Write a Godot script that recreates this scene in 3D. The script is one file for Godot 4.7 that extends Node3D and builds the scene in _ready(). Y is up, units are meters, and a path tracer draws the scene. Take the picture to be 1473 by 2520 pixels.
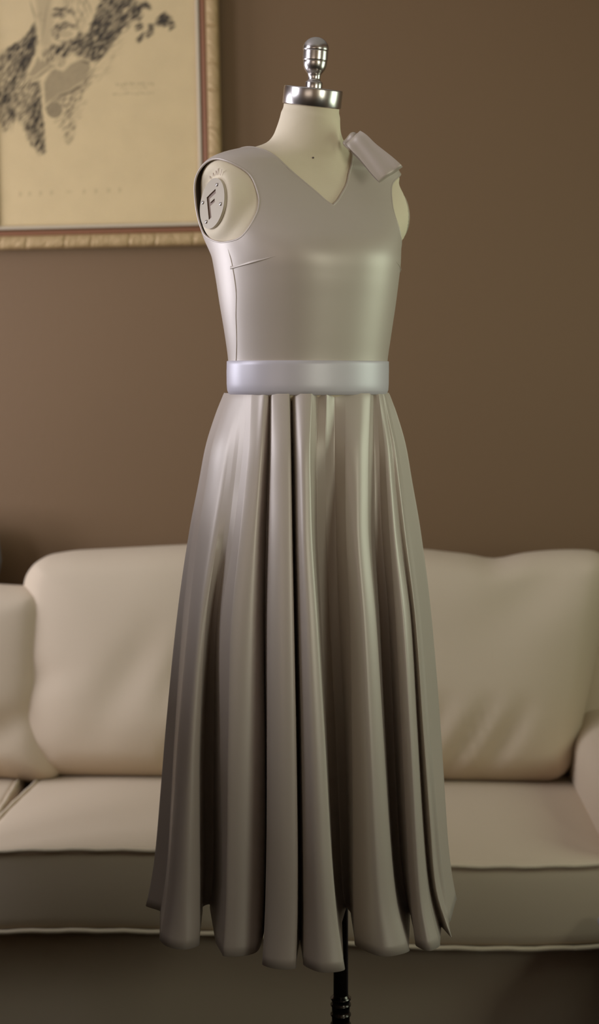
extends Node3D
# A dress form in a champagne satin dress before a beige sofa and a brown wall.

const H0 := 1.5                     # height of the lens
var FORM := Vector3(0, H0, -2.33)   # where the form stands, at the height of the lens
var FWD := Vector3(sin(deg_to_rad(28.0)), 0, cos(deg_to_rad(28.0)))     # the way the form faces
var SIDE := Vector3(-cos(deg_to_rad(28.0)), 0, sin(deg_to_rad(28.0)))   # towards its right arm
var M := {}

# Rings of the torso: height above the waist, shift, forward shift, half width, depth in front, depth behind, roundness, lean in degrees
var RINGS := [
	[-.15, .016, 0, .105, .07, .07, 2.1, 0],
	[-.1, .016, 0, .108, .072, .07, 2.1, 0],
	[-.045, .016, 0, .11, .074, .07, 2.1, 0],
	[-.027, .014, 0, .1295, .096, .0832, 2.1, 0],
	[0, .0136, 0, .1325, .0995, .0852, 2.1, 0],
	[.028, .0137, 0, .1335, .1014, .0858, 2.1, 0],
	[.07, .0135, 0, .1391, .1091, .0896, 2.1, 0],
	[.12, .0123, 0, .146, .1195, .0947, 2.15, 0],
	[.16, .0109, 0, .1505, .1282, .0978, 2.2, 0],
	[.19, .0095, 0, .1542, .1321, .0994, 2.25, 0],
	[.215, .0078, 0, .1575, .1262, .0991, 2.3, 0],
	[.24, .0093, -.004, .1633, .1124, .0969, 2.45, 0],
	[.265, .0118, -.01, .1698, .0993, .0929, 2.6, 1],
	[.29, .0148, -.016, .1746, .0878, .0876, 2.7, 2],
	[.312, .0167, -.02, .1769, .0787, .0824, 2.7, 3],
	[.33, .0184, -.022, .1759, .0718, .0768, 2.6, 4],
	[.343, .0207, -.022, .1714, .0677, .072, 2.5, 5],
	[.353, .023, -.021, .161, .0648, .0681, 2.5, 6],
	[.361, .0234, -.019, .1426, .0619, .064, 2.3, 7],
	[.368, .0243, -.016, .1183, .0594, .0605, 2.1, 8],
	[.374, .0241, -.013, .0945, .0584, .0585, 2, 9],
	[.381, .0217, -.009, .0748, .0566, .0566, 2, 10],
	[.391, .0175, -.004, .061, .0547, .0547, 2, 11],
	[.405, .0149, .001, .0532, .0518, .0518, 2, 12],
	[.424, .0147, .006, .0488, .0487, .0487, 2, 12.5],
	[.447, .0146, .012, .047, .047, .047, 2, 13],
]
# Fold lines of the skirt, from the left round the front, the right and the back. Each: (x, towards the viewer) at the drops below.
var DROPS := [.0285, .06, .11, .17, .25, .38, .55, .70, .80, .845, .868]
var FOLDS := [
	[-.1163, .0359, -.1254, .0446, -.1398, .0584, -.1489, .0673, -.1606, .0786, -.1745, .0918, -.1891, .1055, -.1985, .1156, -.2040, .1224, -.2069, .1274, -.2084, .1300],
	[-.1094, .0569, -.1168, .0661, -.1283, .0806, -.1369, .0899, -.1480, .1016, -.1634, .1155, -.1768, .1299, -.1861, .1405, -.1914, .1480, -.1928, .1526, -.1936, .1550],
	[-.1009, .0729, -.1066, .0816, -.1155, .0952, -.1244, .1040, -.1362, .1151, -.1536, .1281, -.1645, .1416, -.1705, .1516, -.1732, .1587, -.1697, .1629, -.1679, .1650],
	[-.0968, .0786, -.1015, .0867, -.1089, .0994, -.1170, .1075, -.1279, .1173, -.1453, .1260, -.1544, .1331, -.1546, .1395, -.1529, .1446, -.1500, .1482, -.1486, .1500],
	[-.0928, .0832, -.0965, .0910, -.1023, .1031, -.1092, .1109, -.1189, .1159, -.1372, .0884, -.1517, .0379, -.1545, .0131, -.1544, .0030, -.1542, -.0013, -.1524, -.0050],
	[-.0887, .0874, -.0915, .0948, -.0958, .1063, -.1022, .1137, -.1115, .1179, -.1307, .0876, -.1376, .0331, -.1410, .0062, -.1413, -.0052, -.1414, -.0100, -.1437, -.0150],
	[-.0834, .0920, -.0852, .0994, -.0880, .1110, -.0941, .1184, -.1032, .1269, -.1213, .1306, -.1228, .1306, -.1202, .1329, -.1203, .1358, -.1229, .1386, -.1242, .1400],
	[-.0756, .0975, -.0768, .1062, -.0789, .1196, -.0846, .1283, -.0925, .1392, -.1044, .1521, -.1083, .1654, -.1093, .1754, -.1103, .1824, -.1104, .1861, -.1105, .1880],
	[-.0640, .1026, -.0657, .1110, -.0686, .1240, -.0738, .1324, -.0804, .1429, -.0879, .1554, -.0905, .1683, -.0901, .1778, -.0895, .1847, -.0887, .1882, -.0884, .1900],
	[-.0549, .1071, -.0563, .1146, -.0584, .1261, -.0619, .1330, -.0660, .1414, -.0694, .1506, -.0688, .1599, -.0675, .1670, -.0664, .1723, -.0650, .1754, -.0643, .1770],
	[-.0493, .1047, -.0502, .1091, -.0517, .1159, -.0549, .1194, -.0585, .1237, -.0589, .1281, -.0553, .1336, -.0545, .1377, -.0554, .1411, -.0561, .1437, -.0565, .1450],
	[-.0462, .0975, -.0467, .0990, -.0475, .1013, -.0493, .1008, -.0516, .0999, -.0544, .0973, -.0531, .0968, -.0521, .0965, -.0526, .0973, -.0530, .0990, -.0532, .1000],
	[-.0434, .1100, -.0432, .1207, -.0430, .1370, -.0440, .1478, -.0453, .1610, -.0472, .1768, -.0475, .1931, -.0484, .2054, -.0502, .2140, -.0515, .2180, -.0521, .2200],
	[-.0294, .1150, -.0288, .1267, -.0278, .1446, -.0280, .1563, -.0282, .1708, -.0282, .1880, -.0266, .2060, -.0256, .2195, -.0263, .2287, -.0273, .2329, -.0278, .2350],
	[-.0161, .1144, -.0153, .1258, -.0140, .1433, -.0130, .1549, -.0116, .1690, -.0089, .1859, -.0056, .2035, -.0037, .2167, -.0041, .2258, -.0052, .2299, -.0057, .2320],
	[-.0131, .0903, -.0126, .0937, -.0118, .0990, -.0105, .1042, -.0089, .1102, -.0063, .1138, -.0028, .1174, -.0001, .1201, .0009, .1238, .0009, .1279, .0009, .1300],
	[-.0079, .1081, -.0071, .1197, -.0059, .1375, -.0050, .1485, -.0036, .1621, -.0007, .1774, .0035, .1931, .0059, .2051, .0068, .2137, .0065, .2179, .0063, .2200],
	[.0054, .1146, .0051, .1273, .0047, .1467, .0053, .1595, .0067, .1753, .0121, .1941, .0192, .2136, .0245, .2285, .0281, .2384, .0298, .2428, .0307, .2450],
	[.0187, .1119, .0176, .1241, .0160, .1429, .0168, .1553, .0190, .1705, .0274, .1887, .0376, .2075, .0458, .2218, .0543, .2315, .0601, .2358, .0631, .2380],
	[.0291, .0939, .0278, .0978, .0258, .1036, .0264, .0990, .0278, .0929, .0344, .0823, .0426, .0712, .0499, .0625, .0555, .0591, .0611, .0591, .0658, .0600],
	[.0424, .1002, .0416, .1002, .0405, .0999, .0416, .0888, .0433, .0742, .0483, .0529, .0573, .0308, .0642, .0140, .0683, .0056, .0702, .0020, .0742, .0000],
	[.0549, .0828, .0551, .0849, .0554, .0880, .0562, .0806, .0575, .0708, .0626, .0556, .0714, .0399, .0759, .0276, .0781, .0220, .0792, .0199, .0802, .0200],
	[.0731, .0771, .0728, .0863, .0723, .1005, .0721, .1079, .0727, .1169, .0794, .1252, .0817, .1328, .0829, .1391, .0828, .1441, .0830, .1480, .0832, .1500],
	[.0979, .0692, .0959, .0806, .0927, .0985, .0910, .1101, .0903, .1246, .0984, .1418, .1057, .1597, .1118, .1731, .1166, .1825, .1197, .1875, .1214, .1900],
	[.1134, .0550, .1116, .0660, .1088, .0832, .1077, .0944, .1077, .1084, .1182, .1250, .1282, .1423, .1373, .1551, .1466, .1642, .1555, .1694, .1600, .1720],
	[.1192, .0323, .1192, .0415, .1192, .0563, .1194, .0580, .1204, .0592, .1297, .0510, .1392, .0378, .1480, .0305, .1550, .0283, .1621, .0283, .1732, .0300],
	[.1244, .0331, .1254, .0421, .1270, .0564, .1287, .0573, .1316, .0574, .1423, .0471, .1512, .0314, .1583, .0226, .1649, .0194, .1694, .0186, .1766, .0200],
	[.1283, .0327, .1312, .0445, .1357, .0632, .1383, .0746, .1422, .0891, .1507, .1053, .1590, .1218, .1656, .1341, .1705, .1431, .1720, .1490, .1727, .1520],
	[.1312, .0279, .1350, .0410, .1409, .0619, .1443, .0754, .1495, .0925, .1618, .1127, .1710, .1338, .1778, .1493, .1832, .1603, .1876, .1667, .1898, .1700],
	[.1334, .0236, .1380, .0354, .1452, .0542, .1497, .0664, .1561, .0818, .1715, .1000, .1809, .1189, .1890, .1328, .1969, .1426, .2039, .1488, .2075, .1520],
	[.1359, .0160, .1405, .0255, .1480, .0405, .1536, .0474, .1615, .0556, .1780, .0614, .1885, .0656, .1974, .0694, .2057, .0732, .2124, .0771, .2170, .0800],
	[.1380, .0136, .1439, .0232, .1533, .0383, .1597, .0482, .1683, .0607, .1835, .0753, .1947, .0906, .2049, .1016, .2124, .1092, .2223, .1149, .2278, .1180],
	[.1392, .0106, .1453, .0183, .1550, .0305, .1622, .0385, .1716, .0486, .1872, .0603, .1992, .0726, .2095, .0814, .2176, .0874, .2246, .0922, .2289, .0950],
	[.1406, .0039, .1465, .0119, .1560, .0245, .1636, .0305, .1736, .0377, .1897, .0430, .2024, .0471, .2135, .0506, .2213, .0539, .2269, .0571, .2312, .0600],
	[.1430, -.0025, .1493, .0026, .1595, .0108, .1683, .0163, .1797, .0232, .1952, .0311, .2082, .0394, .2198, .0453, .2280, .0493, .2317, .0524, .2337, .0550],
	[.1493, -.0171, .1611, -.0199, .1758, -.0244, .1864, -.0263, .2004, -.0289, .2173, -.0313, .2322, -.0344, .2422, -.0371, .2488, -.0388, .2518, -.0396, .2533, -.0400],
	[.1300, -.0499, .1397, -.0580, .1514, -.0708, .1592, -.0758, .1695, -.0824, .1808, -.0878, .1891, -.0946, .1935, -.1000, .1963, -.1034, .1975, -.1050, .1981, -.1057],
	[.0946, -.0798, .1017, -.0931, .1105, -.1144, .1168, -.1236, .1253, -.1358, .1355, -.1475, .1447, -.1630, .1510, -.1762, .1551, -.1851, .1570, -.1891, .1580, -.1911],
	[.0461, -.0942, .0487, -.1096, .0518, -.1337, .0538, -.1433, .0564, -.1559, .0591, -.1664, .0609, -.1797, .0617, -.1904, .0621, -.1973, .0623, -.2004, .0624, -.2019],
	[-.0063, -.0978, -.0083, -.1142, -.0107, -.1404, -.0127, -.1518, -.0153, -.1670, -.0188, -.1816, -.0223, -.2011, -.0250, -.2178, -.0267, -.2290, -.0275, -.2341, -.0279, -.2367],
	[-.0553, -.0840, -.0612, -.0976, -.0685, -.1191, -.0736, -.1275, -.0804, -.1385, -.0882, -.1476, -.0946, -.1590, -.0986, -.1681, -.1012, -.1739, -.1023, -.1765, -.1029, -.1778],
	[-.0964, -.0607, -.1063, -.0709, -.1188, -.0871, -.1282, -.0940, -.1407, -.1034, -.1562, -.1123, -.1709, -.1241, -.1813, -.1341, -.1883, -.1408, -.1914, -.1439, -.1931, -.1455],
	[-.1183, -.0267, -.1294, -.0311, -.1432, -.0379, -.1528, -.0406, -.1653, -.0441, -.1796, -.0470, -.1911, -.0506, -.1979, -.0535, -.2023, -.0554, -.2042, -.0562, -.2051, -.0566],
	[-.1255, -.0034, -.1380, -.0040, -.1537, -.0049, -.1652, -.0053, -.1807, -.0058, -.1998, -.0063, -.2175, -.0070, -.2300, -.0075, -.2383, -.0079, -.2420, -.0081, -.2440, -.0081],
	[-.1236, .0068, -.1354, .0079, -.1500, .0096, -.1602, .0103, -.1737, .0113, -.1893, .0120, -.2023, .0130, -.2105, .0138, -.2157, .0144, -.2181, .0146, -.2193, .0147],
]


func _ready() -> void:
	# ---- camera, sky, lights, exposure
	var cam := Camera3D.new()
	cam.name = "camera"
	add_child(cam)
	cam.position = Vector3(0, H0, 0)
	var att := CameraAttributesPhysical.new()
	att.frustum_focal_length = 50.0
	att.frustum_focus_distance = 2.2
	att.exposure_aperture = 3.4
	cam.attributes = att
	cam.projection = Camera3D.PROJECTION_FRUSTUM
	cam.keep_aspect = Camera3D.KEEP_HEIGHT
	cam.near = 0.1
	cam.far = 60.0
	cam.size = 0.1 * 2520.0 / 3500.0
	cam.frustum_offset = Vector2(0, -0.1 * 330.0 / 3500.0)
	cam.current = true
	var env := Environment.new()
	var sky := Sky.new()
	var sm := ProceduralSkyMaterial.new()
	sm.sky_top_color = Color(0.62, 0.72, 0.9)
	sm.sky_horizon_color = Color(0.82, 0.86, 0.92)
	sm.ground_bottom_color = Color(0.3, 0.32, 0.25)
	sm.ground_horizon_color = Color(0.55, 0.57, 0.5)
	sm.sun_angle_max = 0.0
	sky.sky_material = sm
	env.background_mode = Environment.BG_SKY
	env.sky = sky
	env.background_energy_multiplier = SKY_E
	env.tonemap_mode = Environment.TONE_MAPPER_LINEAR
	env.tonemap_exposure = EXPO
	env.sdfgi_enabled = true
	env.ssao_enabled = true
	env.ssil_enabled = true
	var we := WorldEnvironment.new()
	we.name = "world_environment"
	we.environment = env
	add_child(we)
	# daylight of windows out of view, placed and tuned to light the form and sofa
	for l in LIGHTS:
		var a := AreaLight3D.new()
		a.name = "unseen_window_daylight"
		add_child(a, true)
		a.area_size = l[1]
		a.light_energy = l[2]
		a.light_color = l[3]
		a.shadow_enabled = true
		a.area_range = 12.0
		a.area_attenuation = 2.0
		a.position = l[0]
		a.rotation.y = 0.0 if l[0].z > 1.3 else -PI / 2 if l[0].x < 0 else PI / 2
	materials()
	room()
	sofa()
	dress_form()
	dress()
	portrait()
	small_things()


# daylight of the unseen windows, set for its effect: centre, size, energy, colour
var LIGHTS := [
	[Vector3(-2.38, 1.52, -3.06), Vector2(1.0, 1.00), 4.2, Color(.93, .94, 1.0)],
	[Vector3(-2.38, 2.36, -1.50), Vector2(1.1, 1.10), 3.9, Color(.93, .94, 1.0)],
	[Vector3(1.88, 1.70, -2.35), Vector2(.9, 1.00), 1.25, Color(.92, 1.0, .90)],
	[Vector3(1.88, 1.55, .45), Vector2(1.5, 1.10), 4.1, Color(.98, 1.0, .93)],
	[Vector3(-1.25, 1.38, 1.38), Vector2(1.8, .90), .95, Color(1.0, .93, .86)],  # warm, behind the camera and out of view, placed to brighten surfaces facing the lens
]
const SKY_E := 0.5
const EXPO := 0.92


# ------------------------------------------------------------------ helpers
func mat(c: Color, rough := .8, metal := 0.0, spec := .5) -> StandardMaterial3D:
	var m := StandardMaterial3D.new()
	m.albedo_color = c
	m.roughness = rough
	m.metallic = metal
	m.metallic_specular = spec
	return m


func put(called: String, mesh: Mesh, m: Material, parent: Node = self, kind := "") -> MeshInstance3D:
	var o := MeshInstance3D.new()
	o.name = called if parent != self else numbered(called)
	o.mesh = mesh
	o.material_override = m
	if kind:
		o.set_meta("kind", kind)
	parent.add_child(o, true)
	return o


func numbered(called: String) -> String:
	if not has_node(NodePath(called)):
		return called
	var k := 1
	while has_node(NodePath("%s_%03d" % [called, k])):
		k += 1
	return "%s_%03d" % [called, k]


func thing(called: String, label: String, category: String, at := Vector3.ZERO) -> Node3D:
	var o := Node3D.new()
	o.name = numbered(called)
	add_child(o)
	o.position = at
	o.set_meta("label", label)
	o.set_meta("category", category)
	return o


# a sheet from rows of points; wrap joins the last column to the first; normals face the side from which u runs right and v runs down
func sheet(rows: Array, wrap := false, flip := false, vscale := 1.0) -> ArrayMesh:
	var st := SurfaceTool.new()
	st.begin(Mesh.PRIMITIVE_TRIANGLES)
	var n: int = rows[0].size()
	var w := n + 1 if wrap else n
	for j in rows.size():
		for i in w:
			st.set_uv(Vector2(float(i) / (w - 1), vscale * float(j) / (rows.size() - 1)))
			st.add_vertex(rows[j][i % n])
	for j in rows.size() - 1:
		for i in w - 1:
			var a := j * w + i
			var q := [a, a + 1, a + w, a + 1, a + w + 1, a + w] if not flip else [a, a + w, a + 1, a + 1, a + w, a + w + 1]
			for k in q:
				st.add_index(k)
	st.generate_normals()
	return st.commit()


# a round tube along a path
func tube(path: Array, radius: float, sides := 8, closed := false, squash := 1.0) -> ArrayMesh:
	var rows := []
	var n := path.size()
	var side := Vector3.ZERO
	for i in n + (1 if closed else 0):
		var p: Vector3 = path[i % n]
		var b: Vector3 = path[(i + 1) % n] if closed or i < n - 1 else p
		var a: Vector3 = path[(i - 1 + n) % n] if closed or i > 0 else p
		var t := (b - a).normalized()
		if side == Vector3.ZERO:
			side = t.cross(Vector3.UP if absf(t.y) < .9 else Vector3.RIGHT).normalized()
		side = (side - t * side.dot(t)).normalized()
		var up := side.cross(t)
		var row := PackedVector3Array()
		for k in sides:
			var th := TAU * k / sides
			row.append(p + (side * cos(th) + up * sin(th) * squash) * radius)
		rows.append(row)
	if not closed:
		var r0 := PackedVector3Array()
		var r1 := PackedVector3Array()
		for k in sides:
			r0.append(path[0])
			r1.append(path[n - 1])
		rows.push_front(r0)
		rows.append(r1)
	return sheet(rows, true, true)


# a turned shape: profile of (radius, height), turned about the axis through foot
func lathe(profile: Array, foot: Vector3, axis := Vector3.UP, seg := 48) -> ArrayMesh:
	var side := axis.cross(Vector3(0, 0, 1)).normalized()
	if side.length() < .5:
		side = Vector3.RIGHT
	var other := side.cross(axis)
	var rows := []
	for p in profile:
		var row := PackedVector3Array()
		for k in seg:
			var th := TAU * k / seg
			row.append(foot + axis * p.y + (side * cos(th) + other * sin(th)) * p.x)
		rows.append(row)
	return sheet(rows, true, false)


# sharp corners for a lathe: each corner doubled with a small chamfer
func chamfered(pts: Array, c := .0008) -> Array:
	var out := []
	for i in pts.size():
		if i == 0 or i == pts.size() - 1:
			out.append(pts[i])
			continue
		var a: Vector2 = pts[i - 1] - pts[i]
		var b: Vector2 = pts[i + 1] - pts[i]
		out.append(pts[i] + a.normalized() * minf(c, a.length() * .4))
		out.append(pts[i] + b.normalized() * minf(c, b.length() * .4))
	return out


# a box with rounded edges, cut fine enough to be bent by shape(point, share of the half size)
func soft_box(half: Vector3, r: float, n: Vector3i, shape = null, shift := Vector3.ZERO) -> ArrayMesh:
	var st := SurfaceTool.new()
	st.begin(Mesh.PRIMITIVE_TRIANGLES)
	st.set_smooth_group(0)
	var core := half - Vector3(r, r, r)
	for f in 6:
		var ax := f / 2
		var s := 1.0 if f % 2 == 0 else -1.0
		var au := (ax + 1) % 3
		var av := (ax + 2) % 3
		var nu: int = n[au]
		var nv: int = n[av]
		var pts := []
		for j in nv + 1:
			for i in nu + 1:
				var p := Vector3.ZERO
				p[ax] = s * half[ax]
				p[au] = half[au] * spaced(float(i) / nu, r / half[au])
				p[av] = half[av] * spaced(float(j) / nv, r / half[av])
				var q := p.clamp(-core, core)
				var d := p - q
				if d.length() > 1e-6:
					d = d.normalized()
					p = q + d * r
				var g := Vector3(p.x / half.x, p.y / half.y, p.z / half.z)
				if shape != null:
					p = shape.call(p, g)
				pts.append([p + shift, Vector2(float(i) / nu, float(j) / nv), d])
		for j in nv:
			for i in nu:
				var a := j * (nu + 1) + i
				var q := [a, a + nu + 1, a + 1, a + 1, a + nu + 1, a + nu + 2] if s > 0 else [a, a + 1, a + nu + 1, a + 1, a + nu + 2, a + nu + 1]
				for k in q:
					st.set_uv(pts[k][1])
					st.set_normal(pts[k][2])
					st.add_vertex(pts[k][0])
	if shape != null:
		st.generate_normals()
	return st.commit()


# 0..1 -> -1..1 with a quarter of the steps spent in each rounded end
func spaced(t: float, e: float) -> float:
	e = minf(e, .98)
	if t < .2:
		return -1.0 + e * t / .2
	if t > .8:
		return 1.0 - e * (1.0 - t) / .2
	return lerpf(-1.0 + e, 1.0 - e, (t - .2) / .6)


func box(size: Vector3, at: Vector3, r := .004) -> ArrayMesh:
	return soft_box(size / 2, minf(r, minf(size.x, minf(size.y, size.z)) * .3), Vector3i(10, 10, 10), null, at)


func joined(list: Array) -> ArrayMesh:
	var st := SurfaceTool.new()
	for m in list:
		st.append_from(m, 0, Transform3D())
	return st.commit()


# cubic through uneven knots
func cubic(xs: Array, ys: Array, x: float) -> float:
	var n := xs.size()
	var k := 0
	while k < n - 2 and x > xs[k + 1]:
		k += 1
	var h: float = xs[k + 1] - xs[k]
	var t := clampf((x - xs[k]) / h, 0.0, 1.0)
	var m0: float = (ys[k + 1] - ys[k]) / h if k == 0 else (ys[k + 1] - ys[k - 1]) / (xs[k + 1] - xs[k - 1])
	var m1: float = (ys[k + 1] - ys[k]) / h if k == n - 2 else (ys[k + 2] - ys[k]) / (xs[k + 2] - xs[k])
	var t2 := t * t
	var t3 := t2 * t
	return ys[k] * (2 * t3 - 3 * t2 + 1) + m0 * h * (t3 - 2 * t2 + t) + ys[k + 1] * (3 * t2 - 2 * t3) + m1 * h * (t3 - t2)


func noise_map(freq: float, size := 256, normal := false, strength := 4.0, seed_ := 1, oct := 4) -> NoiseTexture2D:
	var f := FastNoiseLite.new()
	f.seed = seed_
	f.frequency = freq
	f.fractal_octaves = oct
	var t := NoiseTexture2D.new()
	t.width = size
	t.height = size
	t.seamless = true
	t.as_normal_map = normal
	t.bump_strength = strength
	t.noise = f
	return t


# a woven cloth: threads over and under, as a height picture
func weave(n := 128, period := 8) -> ImageTexture:
	var im := Image.create(n, n, false, Image.FORMAT_L8)
	for y in n:
		for x in n:
			var over := (x / period + y / period) % 2 == 0
			var a := float(x % period) / period
			var b := float(y % period) / period
			var v := sin(PI * a) if over else sin(PI * b)
			im.set_pixel(x, y, Color(v, v, v))
	return ImageTexture.create_from_image(im)


func materials() -> void:
	var wall := mat(Color(.49, .378, .258), .62)
	wall.heightmap_enabled = false
	wall.normal_enabled = true
	wall.normal_texture = noise_map(.06, 256, true, 3.0, 5)
	wall.normal_scale = .07
	wall.uv1_triplanar = true
	wall.uv1_world_triplanar = true
	wall.uv1_scale = Vector3(3, 3, 3)
	M.wall = wall
	M.shade_wall_paint = mat(Color(.25, .18, .12), .6)  # dark, so that the added half walls bounce little light
	M.ceiling = mat(Color(.84, .83, .82), .9)
	M.floor = mat(Color(.17, .12, .075), .85)
	M.white_paint = mat(Color(.85, .85, .83), .45)
	var glass := mat(Color(1, 1, 1, .008), .02)
	glass.transparency = BaseMaterial3D.TRANSPARENCY_ALPHA
	glass.metallic_specular = .22
	M.glass = glass
	var cloth := weave()
	var sf := mat(Color(.80, .725, .625), .9, 0, .25)
	sf.heightmap_enabled = true
	sf.heightmap_texture = cloth
	sf.heightmap_scale = .025
	sf.uv1_triplanar = true
	sf.uv1_scale = Vector3(14, 14, 14)
	sf.rim_enabled = true
	sf.rim = .2
	sf.rim_tint = .5
	M.sofa = sf
	M.piping = mat(Color(.82, .75, .65), .8, 0, .25)
	M.wood = mat(Color(.12, .08, .05), .5)
	M.box = mat(Color(.62, .61, .62), .6)
	M.grey_cloth = mat(Color(.50, .50, .52), .9)
	var canvas := mat(Color(.87, .81, .70), .75, 0, .3)
	canvas.heightmap_enabled = true
	canvas.heightmap_texture = cloth
	canvas.heightmap_scale = .007
	canvas.uv1_triplanar = true
	canvas.uv1_scale = Vector3(40, 40, 40)
	M.canvas = canvas
	M.steel = mat(Color(.76, .73, .71), .26, 1.0)
	M.dark_steel = mat(Color(.30, .28, .26), .22, 1.0)
	M.plate = mat(Color(.74, .69, .61), .35, .15)
	M.letter = mat(Color(.50, .41, .34), .6)
	M.mark = mat(Color(.70, .62, .56), .8)
	M.ink = mat(Color(.42, .36, .33), .8)
	var satin := mat(Color(.745, .69, .635), .44, .18, .6)
	satin.rim_enabled = true
	satin.rim = .25
	satin.rim_tint = .6
	M.satin = satin
	var ribbon := mat(Color(.79, .76, .775), .42, .15, .5)
	M.ribbon = ribbon
	M.gold = mat(Color(.74, .62, .44), .5, .2)
	M.bead = mat(Color(.58, .39, .28), .4, .15)
	M.dark_bead = mat(Color(.38, .25, .11), .5, .1)
	M.liner = mat(Color(.80, .73, .62), .6)


# ------------------------------------------------------------------ the room
func room() -> void:
	var zb := -4.1
	var zf := 1.4
	var xl := -2.4
	var xr := 1.9
	var top := 3.25
	var t := .14
	var zm := (zb + zf) / 2
	var xm := (xl + xr) / 2
	var zl := zf - zb
	var wide := xr - xl + 2 * t
	put("floor", box(Vector3(wide, .1, zl + 2 * t), Vector3(xm, -.05, zm)), M.floor, self, "structure")
	put("ceiling", box(Vector3(wide, .1, zl + 2 * t), Vector3(xm, top + .05, zm)), M.ceiling, self, "structure")
	put("wall_back", box(Vector3(wide, top, t), Vector3(xm, top / 2, zb - t / 2)), M.wall, self, "structure")
	var zw := zf + t / 2
	put("wall_front", joined([box(Vector3(-2.20 - xl + t, top, t), Vector3((-2.20 + xl - t) / 2, top / 2, zw)), box(Vector3(xr + .30 + t, top, t), Vector3((xr + t - .30) / 2, top / 2, zw)),
		box(Vector3(1.9, .88, t), Vector3(-1.25, .44, zw)), box(Vector3(1.9, top - 1.88, t), Vector3(-1.25, (top + 1.88) / 2, zw))]), M.wall, self, "structure")
	var win := Node3D.new()
	win.name = "unseen_window_5"  # out of view, placed to light the front of the form
	win.set_meta("kind", "structure")
	add_child(win)
	put("window_frame", joined([box(Vector3(.05, 1.0, .07), Vector3(-2.175, 1.38, zw)), box(Vector3(.05, 1.0, .07), Vector3(-.325, 1.38, zw)), box(Vector3(1.9, .05, .07), Vector3(-1.25, .905, zw)), box(Vector3(1.9, .05, .07), Vector3(-1.25, 1.855, zw))]), M.white_paint, win)
	put("pane", box(Vector3(1.8, .9, .005), Vector3(-1.25, 1.38, zw + .02), .001), M.glass, win)
	put("baseboard_back", box(Vector3(xr - xl, .12, .018), Vector3(xm, .06, zb + .009)), M.white_paint, self, "structure")
	# unseen half-height walls, added to shade the lower skirt and the sofa front
	put("added_shade_wall_front", box(Vector3(xr - xl, 1.17, .12), Vector3(xm, .585, -.62), .01), M.shade_wall_paint, self, "structure")
	put("added_shade_wall_left", box(Vector3(.12, 1.46, 2.03), Vector3(-.82, .73, -2.015), .01), M.shade_wall_paint, self, "structure")
	# side walls with windows out of view, placed to light the form and the back wall: (z from, z to, y from, y to) of each opening
	side_wall("wall_left", xl, -1.0, [[-3.62, -2.50, .96, 2.08], [-2.11, -.89, 1.75, 2.97]], zb, zf, top, t, 1)
	side_wall("wall_right", xr, 1.0, [[-2.86, -1.84, 1.14, 2.26], [-.36, 1.26, .94, 2.16]], zb, zf, top, t, 3)


func side_wall(called: String, x0: float, s: float, holes: Array, zb: float, zf: float, top: float, t: float, number: int) -> void:
	var x := x0 + s * t / 2
	var parts := []
	var z := zb
	for h in holes:
		parts.append(box(Vector3(t, top, h[0] - z), Vector3(x, top / 2, (h[0] + z) / 2)))
		parts.append(box(Vector3(t, h[2], h[1] - h[0]), Vector3(x, h[2] / 2, (h[0] + h[1]) / 2)))
		parts.append(box(Vector3(t, top - h[3], h[1] - h[0]), Vector3(x, (top + h[3]) / 2, (h[0] + h[1]) / 2)))
		z = h[1]
	parts.append(box(Vector3(t, top, zf - z), Vector3(x, top / 2, (zf + z) / 2)))
	put(called, joined(parts), M.wall, self, "structure")
	for h in holes:
		var win := Node3D.new()
		win.name = "unseen_window_%d" % number
		number += 1
		win.set_meta("kind", "structure")
		add_child(win)
		var ym: float = (h[2] + h[3]) / 2
		var zc: float = (h[0] + h[1]) / 2
		var hh: float = h[3] - h[2]
		var ww: float = h[1] - h[0]
		put("window_frame", joined([box(Vector3(.07, hh, .05), Vector3(x, ym, h[0] + .025)), box(Vector3(.07, hh, .05), Vector3(x, ym, h[1] - .025)), box(Vector3(.07, hh, .06), Vector3(x, ym, zc)),
			box(Vector3(.07, .05, ww), Vector3(x, h[2] + .025, zc)), box(Vector3(.07, .05, ww), Vector3(x, h[3] - .025, zc))]), M.white_paint, win)
		put("window_sill", box(Vector3(.20, .03, ww + .1), Vector3(x0 + s * .02, h[2] - .015, zc)), M.white_paint, win)
		for k in [-1.0, 1.0]:
			put("pane", box(Vector3(.005, hh - .1, ww / 2 - .08), Vector3(x + s * .02, ym, zc + k * (ww / 4 - .01)), .001), M.glass, win)


# ------------------------------------------------------------------ the sofa
func crease(g: Vector3, a: Vector2, b: Vector2, width: float, depth: float) -> float:
	var p := Vector2(g.x, g.y)
	var t := clampf((p - a).dot(b - a) / (b - a).length_squared(), 0.0, 1.0)
	var d := p.distance_to(a + (b - a) * t)
	var s := sin(PI * clampf(t, .02, .98))
	return -depth * exp(-d * d / (width * width)) * (.35 + .65 * s)


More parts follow.
